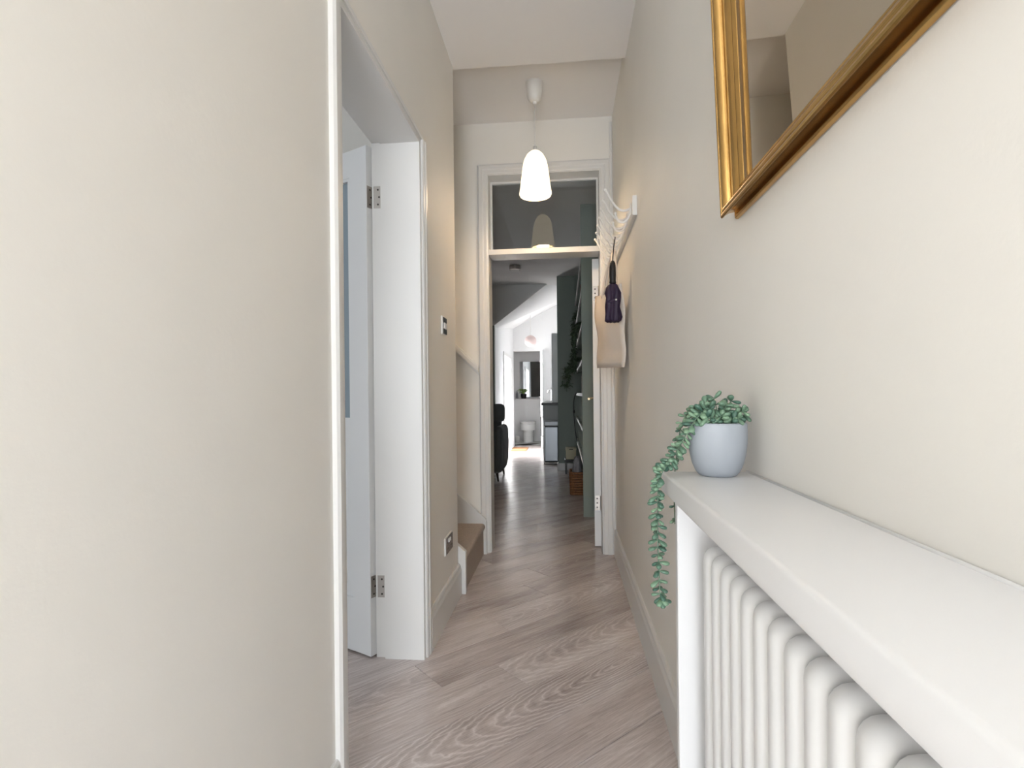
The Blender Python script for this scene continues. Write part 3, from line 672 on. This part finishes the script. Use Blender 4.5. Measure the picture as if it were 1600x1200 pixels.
for j in range(nv):
    for i in range(nu):
        bm.faces.new((fr[j][i], fr[j][i+1], fr[j+1][i+1], fr[j+1][i])); bm.faces.new((bk[j][i+1], bk[j][i], bk[j+1][i], bk[j+1][i+1]))
    bm.faces.new((fr[j][0], fr[j+1][0], bk[j+1][0], bk[j][0])); bm.faces.new((fr[j][nu], bk[j][nu], bk[j+1][nu], fr[j+1][nu]))
for i in range(nu): bm.faces.new((fr[0][i], bk[0][i], bk[0][i+1], fr[0][i+1]))
bmesh.ops.recalc_face_normals(bm, faces=bm.faces[:])
obj('bag_body', bm, 'canvas', tb, True)
HKy = HK[4]-3.06
for sx in (-0.008, 0.008):
    bm = bmesh.new(); tube(bm, smooth_path([(0.03+sx, -0.10, 0.415), (0.034+sx, -0.03, 0.56), (0.038+sx*0.5, HKy-0.011, 0.655), (0.038+sx*0.5, HKy, 0.6640), (0.038+sx*0.5, HKy+0.011, 0.655), (0.010+sx, 0.08, 0.56), (-0.012+sx, 0.12, 0.415)], 6), 0.009, 6, ry=0.0022)
    obj('strap', bm, 'canvas', tb, True)

# ------------------------------------------------------------------ living room: bookcase and its things
BY0, BY1, BX0 = 4.73, 7.56, 0.155
bc = thing('bookcase', 'tall sage green built-in bookcase with white shelves', 'bookcase', (0.24, 6.1, 0))
def BL(x0, x1, y0, y1, z0, z1, b=0.0): return box(x0-0.24, x1-0.24, y0-6.1, y1-6.1, z0, z1, b, 1)
obj('side_panel', BL(BX0-0.002, XR-0.001, BY0, BY0+0.03, 0, ZL-0.001), 'green', bc)
obj('side_panel', BL(BX0, XR-0.001, BY1-0.03, BY1, 0.4, ZL-0.001), 'green', bc)
obj('back_panel', BL(XR-0.012, XR-0.001, BY0+0.03, BY1-0.03, 0, ZL-0.001), 'green', bc)
SHZ = [0.455, 0.755, 1.07, 1.37, 1.69, 1.99, 2.30]
for z in SHZ:
    sf = obj('shelf', BL(BX0+0.016, XR-0.012, BY0+0.03, BY1-0.03, z-0.024, z), 'green', bc)
    obj('lipping', BL(BX0, BX0+0.017, BY0+0.03, BY1-0.03, z-0.03, z+0.001, 0.002), 'trim', sf)
for y in (5.45, 6.15, 6.85):
    for a, b in zip(SHZ[:3], SHZ[1:3]): obj('divider', BL(BX0+0.012, XR-0.012, y, y+0.02, a, b-0.024), 'green', bc)
M['book_d'] = mat('book_cloth_mustard', (178, 146, 84), 0.7); M['book_e'] = mat('book_cloth_black', (44, 44, 48), 0.7)
br = random.Random(9)
for z, y, where in ((1.99, 5.6, 'high in the bookcase'), (1.07, 5.5, 'at door handle height in the bookcase')):
    for mm, nm in (('book_a', 'dull red'), ('book_b', 'slate blue'), ('book_c', 'pale grey'), ('book_d', 'mustard'), ('book_e', 'black')):
        t_ = br.uniform(0.025, 0.04); h_ = br.uniform(0.17, 0.23)
        tag(rebase(obj('book', box(0.175, 0.315, y, y+t_-0.001, z, z+h_, 0.002, 1), mm)), '%s upright book on the shelf %s' % (nm, where), 'book', 'books on the bookcase')
        y += t_
def trailing(name, label, loc, pot_r, pot_h, vines, nl, seed):
    t = thing(name, label, 'plant', loc); r_ = random.Random(seed)
    bm = bmesh.new(); lathe(bm, [(0, 0), (pot_r*0.75, 0), (pot_r, pot_h), (pot_r*0.9, pot_h), (pot_r*0.85, pot_h*0.85), (0, pot_h*0.85)], 20); autosmooth(obj('pot', bm, 'black', t))
    bms = bmesh.new(); bml = bmesh.new()
    for v_ in vines:
        pth = smooth_path(v_, 6); tube(bms, pth, 0.003, 5)
        for k in range(nl):
            p = pth[int(r_.random()*(len(pth)-1))]
            d = Vector((r_.uniform(-1, 1), r_.uniform(-1, 1), r_.uniform(-0.9, 0.5))).normalized(); s_ = r_.uniform(0.032, 0.060)
            q = d.to_track_quat('X', 'Z').to_matrix()
            c = [p+q @ Vector(a) for a in ((0, 0, 0), (s_*0.5, s_*0.38, 0.004), (s_*1.1, 0, -0.004), (s_*0.5, -s_*0.38, 0.004))]
            if max(a.x for a in c) > -0.084 and min(a.z for a in c) < 0.004: continue      # would run into a shelf board
            if max(a.z for a in c) > 0.26: continue
            vv = [bml.verts.new(a) for a in c]; up = [bml.verts.new(a+q @ Vector((0, 0, 0.0015))) for a in c]
            bml.faces.new(vv[::-1]); bml.faces.new(up)
            for i in range(4): bml.faces.new((vv[i], vv[(i+1) % 4], up[(i+1) % 4], up[i]))
    o = obj('vine', bms, 'foliage', t); lf = obj('foliage', bml, 'foliage', t); lf['kind'] = 'stuff'
vn = [[(0, 0, .1), (-.06-.01*i, dy*0.5, .13), (-.115-.004*i, dy, .02), (-.125, dy+.02, -.2), (-.125, dy+.03, -.42+.03*i)] for i, dy in enumerate((-.14, -.07, 0, .07, .14))]
trailing('trailing_ivy', 'dense dark trailing plant spilling from the upper bookcase shelf', (0.235, 6.0, 1.69), 0.055, 0.10, vn, 80, 4)
vn = [[(0, 0, .09), (-.08, dy*0.5, .11), (-.14-.015*i, dy, .02), (-.17-.02*i, dy+.02, -.10), (-.17-.02*i, dy+.03, -.28+.03*abs(i-2))] for i, dy in enumerate((-.16, -.08, 0, .08, .16))]
trailing('trailing_pothos', 'loose dark trailing plant on the bookcase shelf above the handle height', (0.235, 6.58, 1.37), 0.055, 0.09, vn, 42, 8)
vn = [[(0, 0, .1), (-.05, dy*0.5, .12), (-.11, dy, .02), (-.115, dy, -.3-.1*i)] for i, dy in enumerate((-.06, 0, .06))]
trailing('trailing_fern', 'narrow dark hanging plant near the top of the bookcase', (0.235, 7.08, 1.99), 0.05, 0.10, vn, 45, 14)
bm = bmesh.new(); tube(bm, smooth_path([(0.15, 6.9, 1.075), (0.12, 6.9, 1.0), (0.115, 6.9, 0.8), (0.13, 6.9, 0.6), (0.15, 6.9, 0.46)], 8), 0.006, 8); ball(bm, (0.116, 6.9, 0.84), 0.014, 1, 1, 1.8)
tag(rebase(obj('lamp_cable', bm, 'black', None, True)), 'black cable with inline switch hanging down the bookcase front', 'cable')

# wicker basket with its contents
bk_ = thing('wicker_basket', 'brown woven wicker basket on the floor beside the bookcase', 'basket', (0.135, 5.86, 0))
hx, hy, hh = 0.085, 0.13, 0.245
for i in range(9):
    z = 0.014+i*0.027; bm = bmesh.new(); n = 44; pts = []
    for k in range(n):
        a = 2*PI*k/n; ex = 0.25
        cx_ = math.copysign(abs(math.cos(a))**ex, math.cos(a)); sy_ = math.copysign(abs(math.sin(a))**ex, math.sin(a))
        wv = 0.004*(1 if (k+i) % 2 else -1); g = 0.92+0.08*i/8
        pts.append((cx_*(hx*g+wv), sy_*(hy*g+wv), z))
    tube(bm, pts, 0.009, 6, closed=True, ry=0.0135); obj('weave', bm, 'wicker', bk_, True)
for k in range(22):
    a = 2*PI*k/22; ex = 0.25
    cx_ = math.copysign(abs(math.cos(a))**ex, math.cos(a)); sy_ = math.copysign(abs(math.sin(a))**ex, math.sin(a))
    bm = bmesh.new(); tube(bm, [(cx_*hx*0.92, sy_*hy*0.92, 0.004), (cx_*hx, sy_*hy, hh)], 0.006, 6); obj('stake', bm, 'wicker', bk_, True)
bm = bmesh.new(); bx(bm, -hx*0.9, hx*0.9, -hy*0.9, hy*0.9, 0, 0.01); obj('basket_base', bm, 'wicker', bk_)
bm = bmesh.new(); ball(bm, (0.128, 5.87, 0.205), 0.1, 0.55, 0.92, 1.95, 16, 12)
gr = random.Random(2)
for v_ in bm.verts: v_.co += Vector((gr.uniform(-.008, .008), gr.uniform(-.008, .008), gr.uniform(-.01, .01)))
tag(rebase(obj('folded_blanket', bm, 'greycloth', None, True)), 'pale grey blanket bundled in the wicker basket', 'blanket')
st_ = thing('low_stool', 'low black stool in front of the green wall end', 'stool', (0.08, 7.36, 0))
obj('seat', box(-0.085, 0.09, -0.14, 0.14, 0.16, 0.195, 0.006, 1), 'black', st_)
for sx in (-0.07, 0.075):
    for sy in (-0.12, 0.12): obj('leg', box(sx-0.012, sx+0.012, sy-0.012, sy+0.012, 0, 0.162), 'black', st_)
cb = thing('storage_box', 'cream storage box standing on the low black stool', 'box', (0.075, 7.34, 0.195))
obj('body', box(-0.065, 0.07, -0.11, 0.11, 0, 0.125, 0.004, 1), 'creambox', cb); obj('lid', box(-0.07, 0.075, -0.115, 0.115, 0.122, 0.148, 0.004, 1), 'creambox', cb)
obj('handle_slot', box(-0.02, 0.03, -0.1165, -0.1145, 0.130, 0.140), 'black', cb)

# ceiling light of the living room
cl = thing('ceiling_light', 'small round flush ceiling light in the living room', 'lamp', (-0.61, 6.89, ZL))
bm = bmesh.new(); lathe(bm, [(0, 0), (0.072, 0), (0.072, -0.055), (0.064, -0.058), (0, -0.058)], 28); autosmooth(obj('housing', bm, 'steel', cl))
bm = bmesh.new(); lathe(bm, [(0.055, -0.057), (0.05, -0.066), (0.02, -0.07), (0, -0.07)], 28); obj('diffuser', bm, 'plastic', cl, True)

# armchair
ac = thing('armchair', 'grey upholstered armchair on dark tapered legs in the living room', 'armchair', (-1.18, 6.92, 0))
def pad(x0, x1, y0, y1, z0, z1, r): return box(x0, x1, y0, y1, z0, z1, r, 5)
def chairpart(name, bm):
    return autosmooth(obj(name, bm, 'fabric', ac), 80)
bm = bmesh.new()                                   # outer side shell: swept rounded outline
out = [(0.30, 0.13), (0.33, 0.10), (0.40, 0.115), (0.425, 0.22), (0.432, 0.45), (0.425, 0.62), (0.40, 0.665), (0.355, 0.67), (0.33, 0.64), (0.315, 0.40)]
for sgn in (1, -1):
    bm = bmesh.new(); prism(bm, [(sgn*x, z) for x, z in out], 'y', -0.36, 0.36)
    es = [e for e in bm.edges if abs(abs(e.verts[0].co.y)-0.36) < 1e-4 and abs(e.verts[0].co.y-e.verts[1].co.y) < 1e-4]
    bmesh.ops.bevel(bm, geom=es, offset=0.03, segments=3, affect='EDGES'); chairpart('arm', bm)
chairpart('seat_base', pad(-0.34, 0.34, -0.34, 0.34, 0.15, 0.32, 0.03))
chairpart('seat_cushion', pad(-0.325, 0.325, -0.36, 0.24, 0.30, 0.45, 0.05))
bm = pad(-0.335, 0.335, -0.05, 0.09, 0.0, 0.60, 0.05); bm.transform(Matrix.Translation((0, 0.26, 0.30)) @ Matrix.Rotation(math.radians(-10), 4, 'X')); chairpart('backrest', bm)
bm = pad(-0.30, 0.385, -0.075, 0.075, 0.0, 0.24, 0.06); bm.transform(Matrix.Translation((0, 0.30, 0.70)) @ Matrix.Rotation(math.radians(-10), 4, 'X')); chairpart('headrest', bm)
for sx in (-0.35, 0.35):
    for sy in (-0.30, 0.30):
        bm = bmesh.new(); tube(bm, [(sx*0.96, sy*0.95, 0.17), (sx*1.04, sy*1.06, 0.0)], [0.020, 0.011], 12); obj('leg', bm, 'darkwood', ac, True)

# ------------------------------------------------------------------ kitchen
kt = thing('kitchen_cabinet', 'white base cabinet with grey end panel beside the bin', 'cabinet', (0.03, 9.7, 0))
obj('carcass', box(-0.355, 0.368, -1.17, 1.15, 0.10, 0.885), 'cab', kt); obj('end_panel', box(-0.365, 0.368, -1.19, -1.17, 0, 0.887), 'cabgrey', kt); obj('plinth', box(-0.30, 0.368, -1.17, 1.15, 0, 0.10), 'cab', kt)
for i in range(4):
    y0 = -1.16+i*0.577
    dd_ = obj('door', box(-0.372, -0.354, y0, y0+0.572, 0.11, 0.88, 0.002, 1), 'cab', kt)
    bm = bmesh.new(); tube(bm, [(-0.372, y0+0.05, 0.70), (-0.405, y0+0.05, 0.70), (-0.405, y0+0.05, 0.40), (-0.372, y0+0.05, 0.40)] if i == 0 else [(-0.372, y0+0.1, 0.80), (-0.40, y0+0.1, 0.80), (-0.40, y0+0.45, 0.80), (-0.372, y0+0.45, 0.80)], 0.008, 8); obj('handle', bm, 'black', dd_)
tag(rebase(obj('worktop', box(-0.362, 0.40, 8.49, 10.88, 0.887, 0.927, 0.003, 1), 'worktop')), 'dark worktop lying along the kitchen cabinet', 'worktop')
tc_ = thing('tall_cupboard', 'tall white cupboard standing on the dark worktop', 'cupboard', (0.10, 9.1, 0.927))
obj('carcass', box(-0.28, 0.299, -0.45, 0.45, 0, 1.10), 'cab', tc_)
for y0 in (-0.45, 0.002):
    q = obj('door', box(-0.298, -0.28, y0+0.002, y0+0.447, 0.004, 1.096, 0.002, 1), 'cab', tc_); obj('handle', box(-0.312, -0.298, y0+0.2, y0+0.24, 0.05, 0.065), 'black', q)
bn = thing('pedal_bin', 'tall brushed steel pedal bin at the end of the counter', 'bin', (-0.205, 8.36, 0))
obj('body', box(-0.112, 0.112, -0.095, 0.12, 0.03, 0.575, 0.02, 4), mat('brushed_steel_bin', (120, 123, 127), 0.30, 0.95), bn)
obj('base', box(-0.116, 0.116, -0.10, 0.122, 0, 0.035, 0.005, 1), 'black', bn)
obj('lid', box(-0.116, 0.116, -0.10, 0.122, 0.57, 0.66, 0.018, 3), mat('bin_lid_steel', (140, 142, 145), 0.4, 0.9), bn)
bm = bmesh.new(); bx(bm, -0.115, -0.04, -0.135, -0.09, 0.018, 0.028, 0.003, 1); bx(bm, 0.04, 0.115, -0.135, -0.09, 0.018, 0.028, 0.003, 1); bx(bm, -0.115, 0.115, -0.14, -0.125, 0.018, 0.028, 0.003, 1); obj('pedal', bm, 'steel', bn)
tag(rebase(obj('phone', box(0.0, 0.10, 8.55, 8.63, 0.927, 0.937, 0.003, 1), 'black')), 'small flat black device at the near end of the worktop', 'device')
bm = bmesh.new(); tube(bm, smooth_path([(-0.24, 10.1, 0.927), (-0.24, 10.1, 1.08), (-0.25, 10.1, 1.13), (-0.29, 10.1, 1.13), (-0.31, 10.1, 1.09)], 6), 0.011, 10); bx(bm, -0.255, -0.225, 10.08, 10.12, 0.927, 0.95, 0.004)
tag(rebase(obj('tap', bm, 'chrome', None, True)), 'chrome swan neck tap on the worktop', 'tap')

dw = thing('door_3', 'white cloakroom door standing open into the kitchen', 'door', (-0.43, YK-0.01, 0.01), kind='structure')
obj('leaf', box(-0.035, 0.0, -0.55, 0, 0, 1.93, 0.002, 1), 'white', dw)
bm = bmesh.new(); tube(bm, [(-0.035, -0.49, 1.0), (-0.075, -0.49, 1.0), (-0.075, -0.40, 1.0)], 0.008, 8); obj('handle', bm, 'chrome', dw)
gl = thing('paper_globe_lamp', 'pale pink paper globe lamp hanging in the kitchen', 'lamp', (-0.60, 9.8, 2.50))
bm = bmesh.new(); tube(bm, [(0, 0, 0.09), (0, 0, -0.37)], 0.004, 6); obj('cord', bm, 'plastic', gl)
bm = bmesh.new(); seg = 28; pf = [(0.105*math.sin(PI*k/36)*(1+0.012*(k % 2)), -0.48+0.105*math.cos(PI*k/36)) for k in range(0, 37)]; lathe(bm, pf, seg); obj('globe', bm, 'pink', gl, True)
bm = bmesh.new(); lathe(bm, [(0, 0.09), (0.04, 0.09), (0.035, 0.055), (0, 0.05)], 16); obj('ceiling_cup', bm, 'plastic', gl)
for (x, y) in ((-0.66, 8.9), (-0.62, 9.5)):
    f1 = (y-8.15)/3.15; za = 2.01+(2.37-2.01)*f1; zb = 3.29+(3.24-3.29)*f1; sl_ = (zb-za)/1.68; z = za+(x+1.16)*sl_
    t = thing('downlight', 'small recessed downlight in the sloping kitchen ceiling, nearer the %s' % ('bulkhead' if y < 9.2 else 'pink globe lamp'), 'lamp', (x, y, z), group='kitchen downlights'); t.rotation_euler = (0, -math.atan(sl_), 0)
    bm = bmesh.new(); lathe(bm, [(0.042, 0.002), (0.042, -0.006), (0.032, -0.006), (0.030, 0.002)], 20); obj('ring', bm, 'chrome', t)
    bm = bmesh.new(); lathe(bm, [(0.031, -0.003), (0, -0.004)], 20); obj('lens', bm, emit('downlight_lens', (255, 250, 240), 6), t)
bm = box(-1.02, -0.72, 10.15, 10.75, 0.0, 0.016, 0.004, 1); tag(rebase(obj('doormat', bm, 'coir')), 'brown coir doormat on the floor inside the garden door', 'doormat')

# ------------------------------------------------------------------ cloakroom
tl = thing('toilet', 'white toilet with closed lid against the cloakroom ledge', 'toilet', (-0.815, 12.34, 0))
def slab(name, ys, w0, w1, z0, z1, m='ceramic', bev=0.012):
    bm = bmesh.new(); n = 18; pts = []
    for k in range(n+1):
        a = PI*k/n; pts.append((-w0*math.cos(a), -ys*(0.45+0.55*math.sin(a)) if 0 < k < n else -ys*0.45))
    pts = [(-w1, 0)] + pts + [(w1, 0)]
    prism(bm, pts, 'z', z0, z1)
    es = [e for e in bm.edges if abs(e.verts[0].co.z-e.verts[1].co.z) < 1e-5 and abs(e.verts[0].co.z-z1) < 1e-5]
    bmesh.ops.bevel(bm, geom=es, offset=bev, segments=3, affect='EDGES')
    return autosmooth(obj(name, bm, m, tl), 50)
slab('pedestal', 0.40, 0.115, 0.115, 0, 0.30); slab('bowl', 0.50, 0.175, 0.16, 0.27, 0.41); slab('seat', 0.51, 0.18, 0.165, 0.41, 0.43); slab('lid', 0.51, 0.18, 0.165, 0.43, 0.455)
bm = bmesh.new(); lathe(bm, [(0, 0), (0.045, 0), (0.05, 0.12), (0.046, 0.13), (0, 0.135)], 20); bm.transform(Matrix.Translation((-1.06, 12.1, 0)))
bn2 = tag(rebase(obj('bathroom_bin', bm, 'plastic', None, True)), 'small pale bin on the floor beside the toilet', 'bin')
cm = thing('cloakroom_mirror', 'frameless mirror on the cloakroom wall above the ledge', 'mirror', (-0.75, YW-0.001, 1.0))
obj('mirror_glass', box(-0.27, 0.27, -0.012, 0, 0.0, 0.81, 0.002, 1), mat('cloakroom_mirror_glass', (215, 220, 222), 0.02, 1.0), cm)
for i, y in enumerate((11.55, 11.95)):
    p = thing('wall_picture', 'dark portrait picture on the cloakroom wall, %s' % ('nearer the doorway' if i == 0 else 'nearer the ledge'), 'picture', (-1.17, y, 1.25), group='cloakroom pictures')
    obj('frame', box(0, 0.02, -0.13, 0.13, 0, 0.42, 0.003, 1), 'black', p); obj('print', box(0.0195, 0.0215, -0.105, 0.105, 0.025, 0.395), 'picture', p)
fp_ = thing('potted_fern', 'bright green fern in a black pot on the cloakroom ledge', 'plant', (-0.93, 12.41, 0.96))
bm = bmesh.new(); lathe(bm, [(0, 0), (0.055, 0), (0.066, 0.11), (0.058, 0.11), (0.055, 0.095), (0, 0.095)], 20); autosmooth(obj('pot', bm, 'black', fp_))
fr_ = random.Random(6)
for k in range(22):
    a = 2*PI*k/22+fr_.uniform(-.1, .1); r_ = fr_.uniform(0.07, 0.17); h_ = fr_.uniform(0.05, 0.13)
    if math.sin(a) > 0: r_ *= 0.45
    c_, s_ = math.cos(a), math.sin(a); pts = smooth_path([(0, 0, 0.09), (c_*r_*0.4, s_*r_*0.4, 0.09+h_), (c_*r_, s_*r_, 0.10+h_*0.6)], 5)
    bm = bmesh.new(); tube(bm, pts, [0.003+0.007*math.sin(PI*min(1, 0.1+i/len(pts))) for i in range(len(pts))], 6); obj('frond', bm, 'fern', fp_)
bm = bmesh.new(); lathe(bm, [(0, 0), (0.025, 0), (0.025, 0.12), (0.012, 0.14), (0.012, 0.17), (0, 0.17)], 16); bm.transform(Matrix.Translation((-1.08, 12.42, 0.96)))
tag(rebase(obj('soap_bottle', bm, 'greycloth', None, True)), 'slim grey bottle on the cloakroom ledge beside the fern', 'bottle')
